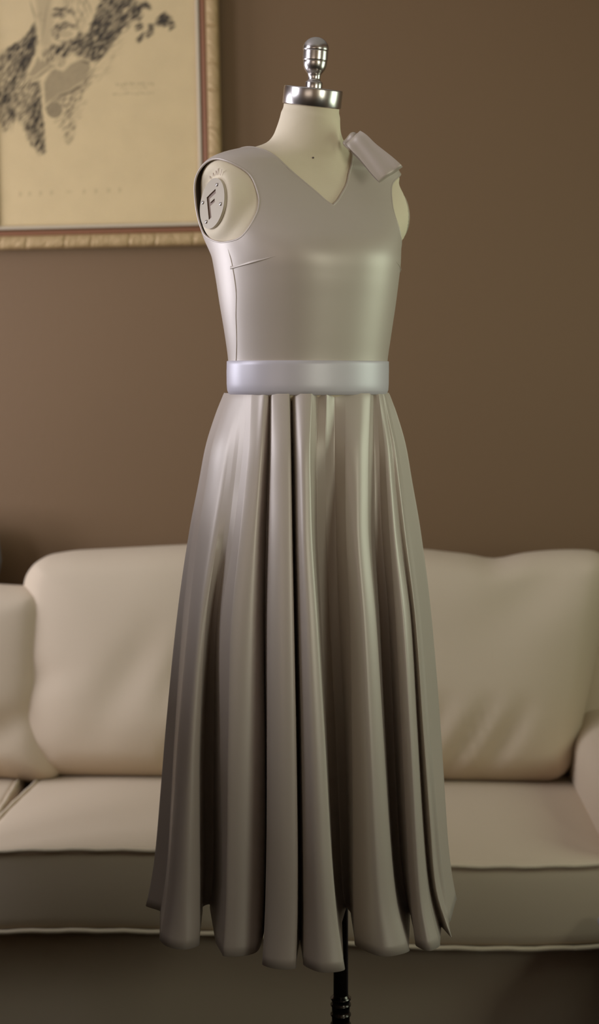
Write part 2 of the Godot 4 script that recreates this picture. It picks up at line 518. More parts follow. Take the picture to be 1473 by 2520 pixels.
func sofa() -> void:
	var s := thing("sofa", "long pale beige fabric sofa with loose seat and back cushions against the brown wall", "sofa", Vector3(-.01, 0, -3.03))
	s.rotation.y = -deg_to_rad(2.6)
	# base: apron, back and two padded arms
	put("base", soft_box(Vector3(1.60, .115, .40), .025, Vector3i(30, 8, 12), func(p, _g): return p + Vector3(-.36, .150, -.49)), M.sofa, s)
	put("back_frame", soft_box(Vector3(1.58, .29, .085), .05, Vector3i(30, 10, 10), func(p, g): return p + Vector3(-.36, .56, -.80 - .03 * g.y)), M.sofa, s)
	for e in [-1.0, 1.0]:
		var cx: float = -.36 + e * 1.185
		put("arm", soft_box(Vector3(.115, .30, .41), .07, Vector3i(14, 20, 20), func(p, g): return p + Vector3(cx + (p.x * .22 + .012 * signf(p.x)) * (.5 + .5 * sin(PI * (g.y * .9))) , .335, -.42)), M.sofa, s)
	for f in [[-1.85, -.04], [1.12, -.04], [-1.85, -.78], [1.12, -.78]]:
		put("foot", lathe(chamfered([Vector2(0, 0), Vector2(.022, 0), Vector2(.032, .05), Vector2(0, .05)]), Vector3(f[0] + .0, 0, f[1])), M.wood, s)
	# seat cushions
	for k in 3:
		var cx := -1.065 + .71 * k
		var crown: float = [.012, .014, .012][k]
		var sag: float = [.0, .014, -.010][k]
		var bend := func(p: Vector3, g: Vector3) -> Vector3:
			var q := p
			var mid := (1.0 - g.x * g.x)
			if g.y > 0:
				q.y += crown * mid * (1.0 - g.z * g.z) * g.y
			q.y += sag * (1.0 - pow(absf(g.x), 2.2)) * smoothstep(-.2, 1.0, g.z)
			if g.z > .5:
				q.z += .014 * mid * smoothstep(.5, 1.0, g.z) * (1.0 - .4 * g.y * g.y)
			q.x += .012 * (1.0 - g.z * g.z) * g.x * (1.0 - g.y * g.y)
			# the back corners are rounded in plan
			var c := smoothstep(.75, 1.0, absf(g.x)) * smoothstep(.3, -1.0, g.z)
			q.x -= .02 * c * signf(g.x)
			return q + Vector3(cx, .384, -.335)
		var half := Vector3(.352, .090, .315)
		var cu := put("seat_cushion", soft_box(half, .022, Vector3i(40, 12, 30), bend), M.sofa, s)
		for e in [1.0, -1.0]:
			var path := []
			for i in 100:
				var g := Vector3(0, e * .97, 0)
				var u := 4.0 * i / 100.0
				var side := int(u)
				var f := (u - side) * 2.0 - 1.0
				g.x = [f, 1.0, -f, -1.0][side]
				g.z = [1.0, -f, -1.0, f][side]
				var pl := Vector3(half.x * g.x, half.y * g.y, half.z * g.z)
				pl.x = clampf(pl.x, -half.x + .004, half.x - .004)
				path.append(bend.call(pl, g) + Vector3(0, .001 * sin(i * 1.7), .0015 if g.z > .9 else 0.0))
			put("piping", tube(path, .0055, 8, true), M.piping, cu)
	# back cushions: plump, leaning back, creased towards the seat
	for k in 3:
		var cx: float = [-1.045, -.385, .375][k]
		var half := Vector3(.376, .296, .105)
		if k == 0:
			half.y = .252
		var bend := func(p: Vector3, g: Vector3) -> Vector3:
			var q := p
			var m := (1.0 - pow(absf(g.x), 3.0)) * (1.0 - pow(absf(g.y), 3.0))
			q.z = p.z * (.55 + .45 * pow(maxf(0.0, 1.0 - pow(maxf(absf(g.x), absf(g.y)), 5.0)), .5)) + signf(p.z) * .028 * m
			if g.z > 0:
				# heavier towards the foot
				q.z += .022 * (1.0 - g.x * g.x) * exp(-pow((g.y + .45) / .5, 2.0))
				var c := 0.0
				if k == 1:
					c += crease(g, Vector2(.1, -.35), Vector2(.32, .25), .10, .012) + crease(g, Vector2(.22, -.75), Vector2(.5, -.05), .09, .014)
					c += crease(g, Vector2(-.35, -.55), Vector2(.02, .25), .16, .010) + crease(g, Vector2(.12, -.95), Vector2(.16, -.70), .05, .010)
					c += crease(g, Vector2(-.95, -.95), Vector2(-.75, -.78), .06, .012) + crease(g, Vector2(-.9, -.2), Vector2(-.6, -.1), .12, .006)
				elif k == 2:
					c += crease(g, Vector2(-.1, -.95), Vector2(.25, -.3), .06, .012) + crease(g, Vector2(.18, -.9), Vector2(.5, -.35), .09, .012)
					c += crease(g, Vector2(-.55, -.6), Vector2(-.3, .1), .09, .012) + crease(g, Vector2(-.3, -.8), Vector2(-.05, -.3), .07, .010)
					c += crease(g, Vector2(-.75, -.7), Vector2(-.6, .1), .1, .010) + crease(g, Vector2(.3, .35), Vector2(.75, .95), .22, .012)
				else:
					c += crease(g, Vector2(.5, -.7), Vector2(.9, -.3), .12, .012)
				q.z += c * 1.5
			# outline: the crown of the top edge, rounded shoulders, sides drawn in below
			var up := smoothstep(.2, 1.0, g.y)
			if k == 1:
				q.y += up * (.020 * g.x - .012 * smoothstep(-.6, -1.0, g.x))
				q.x += .018 * smoothstep(0.0, -1.0, g.x) * smoothstep(-.2, 1.0, g.y) - .010 * smoothstep(0.0, -1.0, g.x) * (1.0 - g.y * g.y)
			elif k == 2:
				q.y += up * (.014 * exp(-pow((g.x + .28) / .28, 2.0)) + .014 * exp(-pow((g.x - .72) / .3, 2.0)) - .012 * exp(-pow((g.x - .28) / .12, 2.0)) - .018)
				q.x += .070 * smoothstep(0.1, 1.0, g.x) * g.y - .010 * smoothstep(.2, 1.0, g.x)
			else:
				q.y += -up * .02 * g.x
				q.x += .05 * smoothstep(.5, 1.0, g.x) * smoothstep(-.3, -1.0, g.y) + .010 * smoothstep(.2, 1.0, g.x)
				q.y -= .015 * smoothstep(.5, 1.0, g.x) * smoothstep(-.5, -1.0, g.y)
			var lean := deg_to_rad(9.0)
			q = Vector3(q.x, q.y * cos(lean) + q.z * sin(lean), q.z * cos(lean) - q.y * sin(lean))
			return q + Vector3(cx, .470 + half.y * .985, -.685 + (.03 if k == 0 else 0.0))
		put("back_cushion", soft_box(half, .075, Vector3i(48, 44, 14), bend), M.sofa, s)


# ------------------------------------------------------------------ the form
func column(k: int) -> Array:
	var out := []
	for row in RINGS:
		out.append(row[k])
	return out


var _cols := []


# a ring of the torso at a height above the waist, grown outwards by grow; points run round by angle from the form's right arm over its front
func ring(h: float, grow: float, n: int) -> PackedVector3Array:
	if _cols.is_empty():
		for k in 8:
			_cols.append(column(k))
	var v := []
	for k in range(1, 8):
		v.append(cubic(_cols[0], _cols[k], h))
	var out := PackedVector3Array()
	var lean := deg_to_rad(v[6])
	for i in n:
		var th := TAU * i / n
		var c := cos(th)
		var s := sin(th)
		var x: float = (v[2] + grow) * signf(c) * pow(absf(c), 2.0 / v[5])
		var u: float = ((v[3] if s > 0 else v[4]) + grow) * signf(s) * pow(absf(s), 2.0 / v[5])
		out.append(Vector3(v[0], h - u * sin(lean), 0) + SIDE * x + FWD * (u + v[1]))
	return out


# a point of the torso in the form's own terms: (towards its right arm, height, forwards)
func own(p: Vector3, h: float) -> Vector3:
	var cx := cubic(_cols[0], _cols[1], h)
	var d := Vector3(p.x - cx, 0, p.z)
	return Vector3(d.dot(SIDE), p.y, d.dot(FWD))


func even_ring(h: float, grow: float, n: int) -> PackedVector3Array:
	var fine := ring(h, grow, 720)
	var length := [0.0]
	for i in 720:
		length.append(length[i] + fine[i].distance_to(fine[(i + 1) % 720]))
	var out := PackedVector3Array()
	var k := 0
	for i in n:
		var want: float = length[720] * i / n
		while length[k + 1] < want:
			k += 1
		out.append(fine[k].lerp(fine[(k + 1) % 720], (want - length[k]) / maxf(1e-9, length[k + 1] - length[k])))
	return out


func dress_form() -> void:
	var f := thing("dress_form", "cream canvas dress form with steel neck cap and finial wearing the satin dress", "dress form", FORM)
	var rows := []
	var hs := []
	for j in 131:
		hs.append(lerpf(.447, -.15, pow(j / 130.0, 1.3)))
	for h in hs:
		var row := even_ring(h, -.0022 * smoothstep(.428, .438, h), 144)
		for e in [1.0, -1.0]:
			var n := plate_normal(e)
			var c := plate_centre(e)
			for i in row.size():
				var d: Vector3 = row[i] - c
				var off := d.dot(n)
				if absf(off) < .05:
					row[i] += n * (-.0015 - off) * smoothstep(.064, .044, (d - n * off).length())
		rows.append(row)
	var low := PackedVector3Array()
	for i in 144:
		low.append(Vector3(.016, -.152, 0))
	rows.append(low)
	put("torso", sheet(rows, true, true), M.canvas, f)
	# steel cap on the neck and the finial on it, leaning with the neck
	var axis := (Vector3.UP * cos(deg_to_rad(13.0)) + FWD * sin(deg_to_rad(13.0))).normalized()
	var foot := Vector3(.0146, .447, 0) + FWD * .012
	var cap := put("neck_cap", lathe(chamfered([Vector2(.046, -.004), Vector2(.0480, -.003), Vector2(.0480, .0240), Vector2(.0472, .0255), Vector2(.010, .0262), Vector2(0, .0262)]), foot, axis, 96), M.steel, f)
	var lean := (Vector3.UP * cos(deg_to_rad(7.0)) + FWD * sin(deg_to_rad(7.0))).normalized()
	var neck_top := foot + axis * .0255
	var prof := [Vector2(.0136, -.002), Vector2(.0140, .0), Vector2(.0141, .008), Vector2(.0136, .0095), Vector2(.0116, .0105), Vector2(.0104, .0120), Vector2(.0102, .0150), Vector2(.0104, .0190), Vector2(.0114, .0222), Vector2(.0136, .0248), Vector2(.0166, .0290),
		Vector2(.0186, .0345), Vector2(.0194, .0400), Vector2(.0195, .0424), Vector2(.0193, .0430), Vector2(.0193, .0434), Vector2(.0201, .0440), Vector2(.0202, .0450), Vector2(.0203, .0500), Vector2(.0204, .0580), Vector2(.0204, .0588), Vector2(.0199, .0592), Vector2(.0199, .0597), Vector2(.0209, .0603), Vector2(.0211, .0612)]
	for i in 14:
		var a := PI / 2 * i / 13.0
		prof.append(Vector2(.0211 * cos(a), .0625 + .0190 * sin(a)))
	put("finial", lathe(prof, neck_top, lean, 64), M.steel, f)
	# round plates that close the arms, each with its letter and four screws
	for e in [1.0, -1.0]:
		arm_plate(f, plate_centre(e), plate_normal(e))
	# faint printed strokes round the top of the plate
	for q in [-.34, -.10, .02, .20, .42]:
		var n := plate_normal(1.0)
		var down := (Vector3.DOWN - n * Vector3.DOWN.dot(n)).normalized()
		var along := -down.rotated(n, q)
		var mark := put("printed_mark", box(Vector3(.0013, .0004, .0105), Vector3.ZERO, .0001), M.mark, f)
		mark.transform = Transform3D(Basis(n.cross(along), n, along).orthonormalized(), plate_centre(1.0) + n * .0011 + along * .051)
	put("pin_head", soft_box(Vector3(.0016, .0016, .0016), .0015, Vector3i(5, 5, 5), func(p, _g): return p + Vector3(.0146, .353, 0) + SIDE * .017 + FWD * .0475), M.ink, f)
	# the post below the hem
	var post := Vector3(.0693, 0, -.06)
	put("pole", lathe(chamfered([Vector2(.0, -1.42), Vector2(.0125, -1.42), Vector2(.0125, -.30), Vector2(0, -.30)]), post), M.dark_steel, f)
	var pr := [Vector2(.0125, -.0)]
	for k in 6:
		var y := -.004 - .0165 * k + (.006 if k > 0 else 0.0)
		for q in [[.0150, 0], [.0172, -.0012], [.0172, -.0030], [.0150, -.0042]]:
			pr.append(Vector2(q[0], y + q[1]))
	pr.append(Vector2(.0150, -.16))
	pr.append(Vector2(.0125, -.162))
	put("pole_collar", lathe(pr, post + Vector3(0, -1.036, 0), Vector3.UP, 64), M.dark_steel, f)
	put("base", lathe(chamfered([Vector2(.0, -1.5), Vector2(.20, -1.5), Vector2(.20, -1.488), Vector2(.06, -1.455), Vector2(.03, -1.40), Vector2(.0125, -1.39)], .004), post), M.dark_steel, f)


func plate_normal(e: float) -> Vector3:
	return (SIDE * e * .985 + Vector3.UP * .10 + FWD * .06).normalized()


func plate_centre(e: float) -> Vector3:
	var at := Vector3.ZERO
	var miss := 9.0
	for p in ring(.276, 0.0, 720):
		var q := own(p, .276)
		if q.x * e > 0 and absf(q.z - .002) < miss:
			miss = absf(q.z - .002)
			at = p
	return at - plate_normal(e) * .0025


func arm_plate(f: Node3D, at: Vector3, n: Vector3) -> void:
	var down := (Vector3.DOWN - n * Vector3.DOWN.dot(n)).normalized()
	var right := n.cross(-down).normalized() * -1.0
	if right.dot(FWD) * signf(n.dot(SIDE)) < 0:
		right = -right
	var basis := Basis(right, n, down) if Basis(right, n, down).determinant() > 0 else Basis(-right, n, down)
	var disc := CSGCylinder3D.new()
	disc.name = "arm_plate"
	disc.radius = .0405
	disc.height = .007
	disc.sides = 96
	disc.material = M.plate
	# the stamped letter F, turned a little anticlockwise
	var turn := deg_to_rad(21.0)
	for b in [[-.010, .002, .009, .040], [.004, -.0145, .022, .0075], [.0015, -.001, .016, .006]]:
		var c := CSGBox3D.new()
		c.name = "letter_stroke"
		c.operation = CSGShape3D.OPERATION_SUBTRACTION
		c.size = Vector3(b[2], .0050, b[3])
		var off := Vector2(b[0], b[1]).rotated(-turn)
		c.position = Vector3(off.x, .0037, off.y)
		c.rotation.y = turn
		c.material = M.letter
		disc.add_child(c, true)
	f.add_child(disc, true)
	disc.transform = Transform3D(basis, at)
	for k in 4:
		var a := deg_to_rad([-66.0, 8.0, 114.0, 188.0][k])
		var s := put("screw", lathe([Vector2(.0030, 0), Vector2(.0030, .0008), Vector2(.0026, .0016), Vector2(.0016, .0022), Vector2(0, .0024)], Vector3(cos(a) * .031, .0035, sin(a) * .031), Vector3.UP, 20), M.steel, disc)


# ------------------------------------------------------------------ the dress
func neck_line(lat: float, fwd: float) -> float:
	var front := cubic([-.30, -.064, -.052, -.046, -.040, -.020, 0.0, .025, .05, .075, .100, .117, .130, .30], [1.2, .50, .40, .345, .318, .291, .2715, .2945, .317, .3385, .3585, .374, .42, 1.2], lat)
	var behind := cubic([-.30, -.075, -.058, 0.0, .08, .117, .135, .3], [1.2, .43, .36, .345, .35, .372, .42, 1.2], lat)
	return lerpf(behind, front, smoothstep(-.035, -.005, fwd))


func arm_hole(q: Vector3, e: float) -> float:
	if q.x * e < .07:
		return .05
	var c := Vector2(.012, .283)
	var d := Vector2(q.z, q.y) - c
	var a := fposmod(rad_to_deg(atan2(d.y, d.x)), 360.0)
	var r := cubic([-52, -40, -28, -14, 2, 20, 42, 66, 90, 117, 135, 165, 195, 220, 245, 270, 294, 308, 320, 332, 346, 362, 380], [.083, .0795, .0705, .0575, .0475, .0425, .0425, .0480, .0575, .0690, .0690, .0600, .0580, .0600, .0645, .0680, .0760, .083, .0795, .0705, .0575, .0475, .0425], a)
	return d.length() - r


func dress() -> void:
	var d := thing("satin_dress", "long champagne satin dress with asymmetric neckline, pale sash and shoulder bow", "dress", FORM)
	bodice(d)
	# the pale sash round the waist
	var rows := []
	var prof := [[.0265, .0015], [.0273, .0030], [.0274, .0046], [.0266, .0056], [.020, .0060], [.010, .0064], [0.0, .0066], [-.010, .0066], [-.020, .0064], [-.0258, .0060], [-.0270, .0050], [-.0272, .0034], [-.0262, .0015]]
	for q in prof:
		rows.append(even_ring(q[0], q[1], 160))
	put("sash", sheet(rows, true, true), M.ribbon, d)
	skirt(d)
	bow(d)


func bodice(d: Node3D) -> void:
	var n := 220
	var hs := []
	for j in 151:
		hs.append(lerpf(.392, .020, j / 150.0))
	var base := []
	for h in hs:
		base.append(ring(h, 0.0, n))
	# normals of the sheet
	var nor := []
	for j in hs.size():
		var row := PackedVector3Array()
		for i in n:
			var a: Vector3 = base[j][(i + 1) % n] - base[j][(i - 1 + n) % n]
			var b: Vector3 = base[mini(j + 1, hs.size() - 1)][i] - base[maxi(j - 1, 0)][i]
			var q: Vector3 = own(base[j][i], hs[j])
			var m := a.cross(b).normalized()
			if m.dot(SIDE * q.x + FWD * q.z) < 0:
				m = -m
			row.append(m)
		nor.append(row)
	# each corner: [outside, inside, uv, normal, neckline, right armhole, left armhole]; positive is kept
	var v := []
	for j in hs.size():
		var row := []
		for i in n + 1:
			var p: Vector3 = base[j][i % n]
			var m: Vector3 = nor[j][i % n]
			var q := own(p, hs[j])
			var ga := arm_hole(q, 1.0)
			var gb := arm_hole(q, -1.0)
			# the cloth stands off the canvas round the back of the armholes
			var off := .0032 + .007 * smoothstep(.04, .0, minf(ga, gb)) * smoothstep(.0, -.03, q.z) * smoothstep(.36, .31, q.y) + .0010 * smoothstep(.03, 0.0, minf(ga, gb))
			# and hangs straight between and below the bust
			off += .010 * exp(-pow(q.x / .03, 2.0)) * exp(-pow((q.y - .19) / .05, 2.0)) * smoothstep(0.0, .05, q.z)
			row.append([p + m * off, p + m * (off - .0018), Vector2(3.0 * i / n, hs[j] * 3.0), m, neck_line(q.x, q.z) - q.y, ga, gb])
		v.append(row)
	var tris := []
	for j in hs.size() - 1:
		for i in n:
			tris.append([v[j][i], v[j][i + 1], v[j + 1][i]])
			tris.append([v[j][i + 1], v[j + 1][i + 1], v[j + 1][i]])
	var edges := []
	for k in [4, 5, 6]:
		var kept := []
		var cut := []
		for t in tris:
			var plus := 0
			for c in t:
				if c[k] >= 0:
					plus += 1
			if plus == 3:
				kept.append(t)
			elif plus > 0:
				var poly := []
				var seg := []
				for c in 3:
					var a: Array = t[c]
					var b: Array = t[(c + 1) % 3]
					if a[k] >= 0:
						poly.append(a)
					if (a[k] >= 0) != (b[k] >= 0):
						var s: float = a[k] / (a[k] - b[k])
						var mid := []
						for w in a.size():
							mid.append(lerp(a[w], b[w], s))
						poly.append(mid)
						seg.append(mid)
				for c in range(1, poly.size() - 1):
					kept.append([poly[0], poly[c], poly[c + 1]])
				if seg.size() == 2:
					cut.append(seg)
		tris = kept
		edges.append(cut)
	var st := SurfaceTool.new()
	st.begin(Mesh.PRIMITIVE_TRIANGLES)
	for t in tris:
		var out_n: Vector3 = (t[1][0] - t[0][0]).cross(t[2][0] - t[0][0])
		var order := [0, 1, 2] if out_n.dot(t[0][3]) < 0 else [0, 2, 1]
		for c in order:
			st.set_uv(t[c][2])
			st.set_normal(t[c][3])
			st.add_vertex(t[c][0])
		for c in [order[0], order[2], order[1]]:
			st.set_uv(t[c][2])
			st.set_normal(-t[c][3])
			st.add_vertex(t[c][1])
	put("bodice", st.commit(), M.satin, d)
	# rolled edges along the cuts
	var names := ["neckline_edge", "armhole_edge", "armhole_edge"]
	for k in 3:
		var list := []
		for chain in chains(edges[k]):
			list.append(tube(chain, .0017, 8, chain[0].distance_to(chain[-1]) < .004))
		if list.size():
			put(names[k], joined(list), M.satin, d)
	# bust darts and side seams, on both sides of the form
	for e in [1.0, -1.0]:
		var path := []
		for q in [[.152, .171], [.138, .177], [.121, .183], [.104, .189]]:
			path.append(on_front(q[0] * e, q[1], .0034))
		path = curved(path, 8)
		var strip := []
		for i in path.size():
			var t := float(i) / (path.size() - 1)
			var p: Vector3 = path[i]
			var m: Vector3 = (SIDE * e * .75 + FWD * .66).normalized()
			var k := pow(1.0 - t, .8)
			var lift := .0030 * pow(1.0 - t, 1.2)
			strip.append(PackedVector3Array([p + Vector3(0, .007, 0) * k - m * .0006, p + Vector3(0, .003, 0) * k + m * (lift * .6 - .0003), p + m * (lift - .0003), p + Vector3(0, -.0008, 0) * k + m * (lift * .9 - .0004), p + Vector3(0, -.0004, 0) * k - m * .001]))
		put("bust_dart", sheet(strip, false, e < 0), M.satin, d)
		var seam := []
		for q in [[.211, .157], [.192, .154], [.174, .151], [.135, .146], [.097, .143], [.060, .139], [.026, .136]]:
			seam.append(on_front(q[1] * e, q[0], .0034))
		put("side_seam", tube(curved(seam, 6), .0007, 6), M.satin, d)


# the point of the bodice's front at a distance to the side and a height
func on_front(lat: float, h: float, grow: float) -> Vector3:
	var r := ring(h, grow, 720)
	var best := Vector3.ZERO
	var miss := 9.0
	for p in r:
		var q := own(p, h)
		if q.z > 0 and absf(q.x - lat) < miss:
			miss = absf(q.x - lat)
			best = p
	return best


func curved(path: Array, steps: int) -> Array:
	var out := []
	for i in path.size() - 1:
		var a: Vector3 = path[maxi(i - 1, 0)]
		var b: Vector3 = path[i]
		var c: Vector3 = path[i + 1]
		var e: Vector3 = path[mini(i + 2, path.size() - 1)]
		for k in steps:
			out.append(b.cubic_interpolate(c, a, e, float(k) / steps))
	out.append(path[-1])
	return out


# joins short cuts into long paths
func chains(segs: Array) -> Array:
	var at := {}
	for i in segs.size():
		for e in 2:
			var key: Vector3i = Vector3i((segs[i][e][0] * 1e5).round())
			if not at.has(key):
				at[key] = []
			at[key].append(i)
	var used := {}
	var out := []
	for i in segs.size():
		if used.has(i):
			continue
		used[i] = true
		var path := [middle(segs[i][0]), middle(segs[i][1])]
		for way in 2:
			var end: Vector3i = Vector3i((segs[i][1 - way][0] * 1e5).round())
			var more := true
			while more:
				more = false
				for k in at.get(end, []):
					if not used.has(k):
						used[k] = true
						var k0: Vector3i = Vector3i((segs[k][0][0] * 1e5).round())
						var far := 1 if k0 == end else 0
						end = Vector3i((segs[k][far][0] * 1e5).round())
						if way == 0:
							path.append(middle(segs[k][far]))
						else:
							path.push_front(middle(segs[k][far]))
						more = true
						break
		# thin out
		var thin := [path[0]]
		for p in path:
			if p.distance_to(thin[-1]) > .0022:
				thin.append(p)
		if thin.size() > 4:
			var ring_ := (thin[0] as Vector3).distance_to(thin[-1]) < .004
			for pass_ in 6:
				var soft := thin.duplicate()
				for m in thin.size():
					if ring_ or (m > 0 and m < thin.size() - 1):
						var bend: float = ((thin[m - 1] as Vector3) - thin[m]).normalized().dot((thin[(m + 1) % thin.size()] - thin[m]).normalized())
						if bend < -.6:
							soft[m] = thin[m] * .5 + (thin[m - 1] + thin[(m + 1) % thin.size()]) * .25
				thin = soft
			out.append(thin)
	return out


func middle(c: Array) -> Vector3:
	return (c[0] + c[1]) / 2


func skirt(d: Node3D) -> void:
	# the fold lines at each of many levels, then a smooth closed curve through them
	var levels := []
	for j in 71:
		levels.append(lerpf(.0285, .868, pow(j / 70.0, 1.15)))
	var rows := []
	for drop in levels:
		var pts := []
		for f in FOLDS:
			var xs := []
			var zs := []
			for k in DROPS.size():
				xs.append(f[2 * k])
				zs.append(f[2 * k + 1])
			pts.append(Vector2(cubic(DROPS, xs, drop), cubic(DROPS, zs, drop)))
		var wide := []
		for i in pts.size():
			var a: Vector2 = pts[i]
			var c: Vector2 = pts[(i + 1) % pts.size()]
			wide.append(a)
			if absf(FOLDS[i][-1] - FOLDS[(i + 1) % FOLDS.size()][-1]) > .045:
				wide.append(a.lerp(c, .12))
				wide.append(a.lerp(c, .88))
		pts = wide
		var row := PackedVector3Array()
		var n := pts.size()
		for i in n:
			for s in 7:
				var p: Vector2 = spline(pts[(i - 1 + n) % n], pts[i], pts[(i + 1) % n], pts[(i + 2) % n], s / 7.0)
				# the hem flares outwards in its last few centimetres
				var out_ := 1.0 + .034 * pow(clampf((drop - .74) / .128, 0.0, 1.0), 2.4)
				row.append(Vector3(.01 + (p.x - .01) * out_, -drop, p.y * out_))
		rows.append(row)
	# tucked up under the sash
	var first := PackedVector3Array()
	for p in rows[0]:
		first.append(Vector3(p.x * .985, -.0245, p.z * .985))
	rows.push_front(first)
	# the hem, turned up inside along the same sheet
	var last: PackedVector3Array = rows[-1]
	var n := last.size()
	var up := rows.size()
	for q in [[.0010, 1, .0006], [.0018, 1, 0.0], [.0022, 2, 0.0], [.0024, 3, 0.0]]:
		var from: PackedVector3Array = rows[up - q[1]]
		var row := PackedVector3Array()
		for i in n:
			var t: Vector3 = last[(i + 1) % n] - last[(i - 1 + n) % n]
			var inward := Vector3(t.z, 0, -t.x).normalized()
			row.append(from[i] + inward * q[0] + Vector3(0, -q[2], 0))
		rows.append(row)
	put("skirt", sheet(rows, true, false, 1.0), M.satin, d)


func spline(a: Vector2, b: Vector2, c: Vector2, e: Vector2, t: float) -> Vector2:
	# centripetal, so that near points make no loops
	var t1 := pow(maxf(a.distance_to(b), 1e-5), .5)
	var t2 := t1 + pow(maxf(b.distance_to(c), 1e-5), .5)
	var t3 := t2 + pow(maxf(c.distance_to(e), 1e-5), .5)
	var u := lerpf(t1, t2, t)
	var a1 := a * ((t1 - u) / t1) + b * (u / t1)
	var a2 := b * ((t2 - u) / (t2 - t1)) + c * ((u - t1) / (t2 - t1))
	var a3 := c * ((t3 - u) / (t3 - t2)) + e * ((u - t2) / (t3 - t2))
	var b1 := a1 * ((t2 - u) / t2) + a2 * (u / t2)
	var b2 := a2 * ((t3 - u) / (t3 - t1)) + a3 * ((u - t1) / (t3 - t1))
	return b1 * ((t2 - u) / (t2 - t1)) + b2 * ((u - t1) / (t2 - t1))


func bow(d: Node3D) -> void:
	var b := Node3D.new()
	b.name = "bow"
	d.add_child(b)
	# axes of the loop: along it, across it, and out of its face
	var along := Vector3(.675, -.70, .22).normalized()
	var across := Vector3(.76, .64, .02)
	across = (across - along * across.dot(along)).normalized()
	var face := across.cross(along)
	if face.z < 0:
		face = -face
	var c := Vector3(.0975, .3745, .045)
	# a flattened loop of folded cloth: out along the top, round the end, back beneath
	var path := []
	for q in [[-.012, -.010], [-.017, -.004], [-.016, .003], [-.008, .0075], [.010, .0075], [.030, .0070], [.050, .0064], [.064, .0056], [.0700, .0038], [.0718, -.0002], [.0700, -.0035], [.062, -.0055], [.045, -.0085], [.020, -.0105], [.0, -.0120], [-.012, -.010]]:
		path.append(Vector3(q[0], q[1], 0))
	path = curved(path, 5)
	var rows := []
	for p in path:
		var row := PackedVector3Array()
		var s := clampf((p.x + .015) / .09, 0.0, 1.0)
		var w := lerpf(.0150, .0218, smoothstep(.0, .95, s)) + .002 * exp(-pow((s - .15) / .15, 2.0))
		for i in 15:
			var g := i / 7.0 - 1.0
			var lift := .0010 * sin(PI * 1.6 * g + 3.0 * s) * smoothstep(.0, .4, 1.0 - absf(g)) + .0010 * (1.0 - pow(g, 4.0)) * (1.0 if p.y > -.002 else -1.0)
			row.append(c + along * (p.x + .004 * g * s) + face * (p.y + lift) + across * w * g)
		rows.append(row)
	put("loop", sheet(rows, false, true), M.satin, b)
	# the knot that gathers it on the shoulder
	put("knot", soft_box(Vector3(.011, .0075, .013), .006, Vector3i(10, 8, 10), func(p, g): return c + along * (p.x - .016) + face * (p.y - .008 + .002 * sin(g.z * 4.0)) + across * (p.z * 1.1 - .004)), M.satin, b)


# ------------------------------------------------------------------ the picture on the wall
func portrait() -> void:
	var sc := 4.06 / 3500.0
	# inner opening of the frame, in metres, from its lower right corner
	var wid := .575
	var hei := .98
	var p := thing("framed_portrait", "charcoal portrait of a moustached man in a carved gilt frame", "picture", Vector3((492 - 736.5) * sc, H0 + (930 - 547) * sc, -4.1 + .034))
	p.rotation.z = deg_to_rad(1.25)
	put("backing", box(Vector3(wid + .10, hei + .10, .010), Vector3(-wid / 2, hei / 2, -.004)), M.wood, p)
	var paper := mat(Color.WHITE, .9, 0, .15)
	paper.albedo_texture = drawing()
	var q := QuadMesh.new()
	q.size = Vector2(wid + .01, hei + .01)
	var pr := put("print", q, paper, p)
	pr.position = Vector3(-wid / 2, hei / 2, .004)
	put("glass", box(Vector3(wid + .008, hei + .008, .002), Vector3(-wid / 2, hei / 2, .008), .0005), M.glass, p)
	# the four mitred lengths of the frame: pale inner lip, dark groove, brown bead, carved gilt outer band
	for k in 4:
		var a: Vector2 = [Vector2(-wid, 0), Vector2(0, 0), Vector2(0, hei), Vector2(-wid, hei)][k]
		var b: Vector2 = [Vector2(0, 0), Vector2(0, hei), Vector2(-wid, hei), Vector2(-wid, 0)][k]
		var rail := moulding(a, b, [[.0, .006], [.0, .0125], [.003, .0145], [.0085, .0150], [.0095, .0135]], false)
		var r := put("frame_lip", rail, M.liner, p)
		put("frame_groove", moulding(a, b, [[.0095, .013], [.0100, .0115], [.0145, .0115], [.0150, .013]], false), M.dark_bead, p)
		put("frame_bead", moulding(a, b, [[.0145, .0115], [.0150, .0160], [.0175, .0205], [.0215, .0225], [.0255, .0215], [.0285, .0185], [.0290, .0150]], false), M.bead, p)
		put("frame_band", moulding(a, b, [[.0285, .012], [.0290, .0210], [.0305, .0250], [.034, .0275], [.040, .0295], [.046, .0305], [.052, .0305], [.058, .0290], [.0620, .0265], [.0645, .0220], [.0655, .0150], [.0655, -.006]], true), M.gold, p)


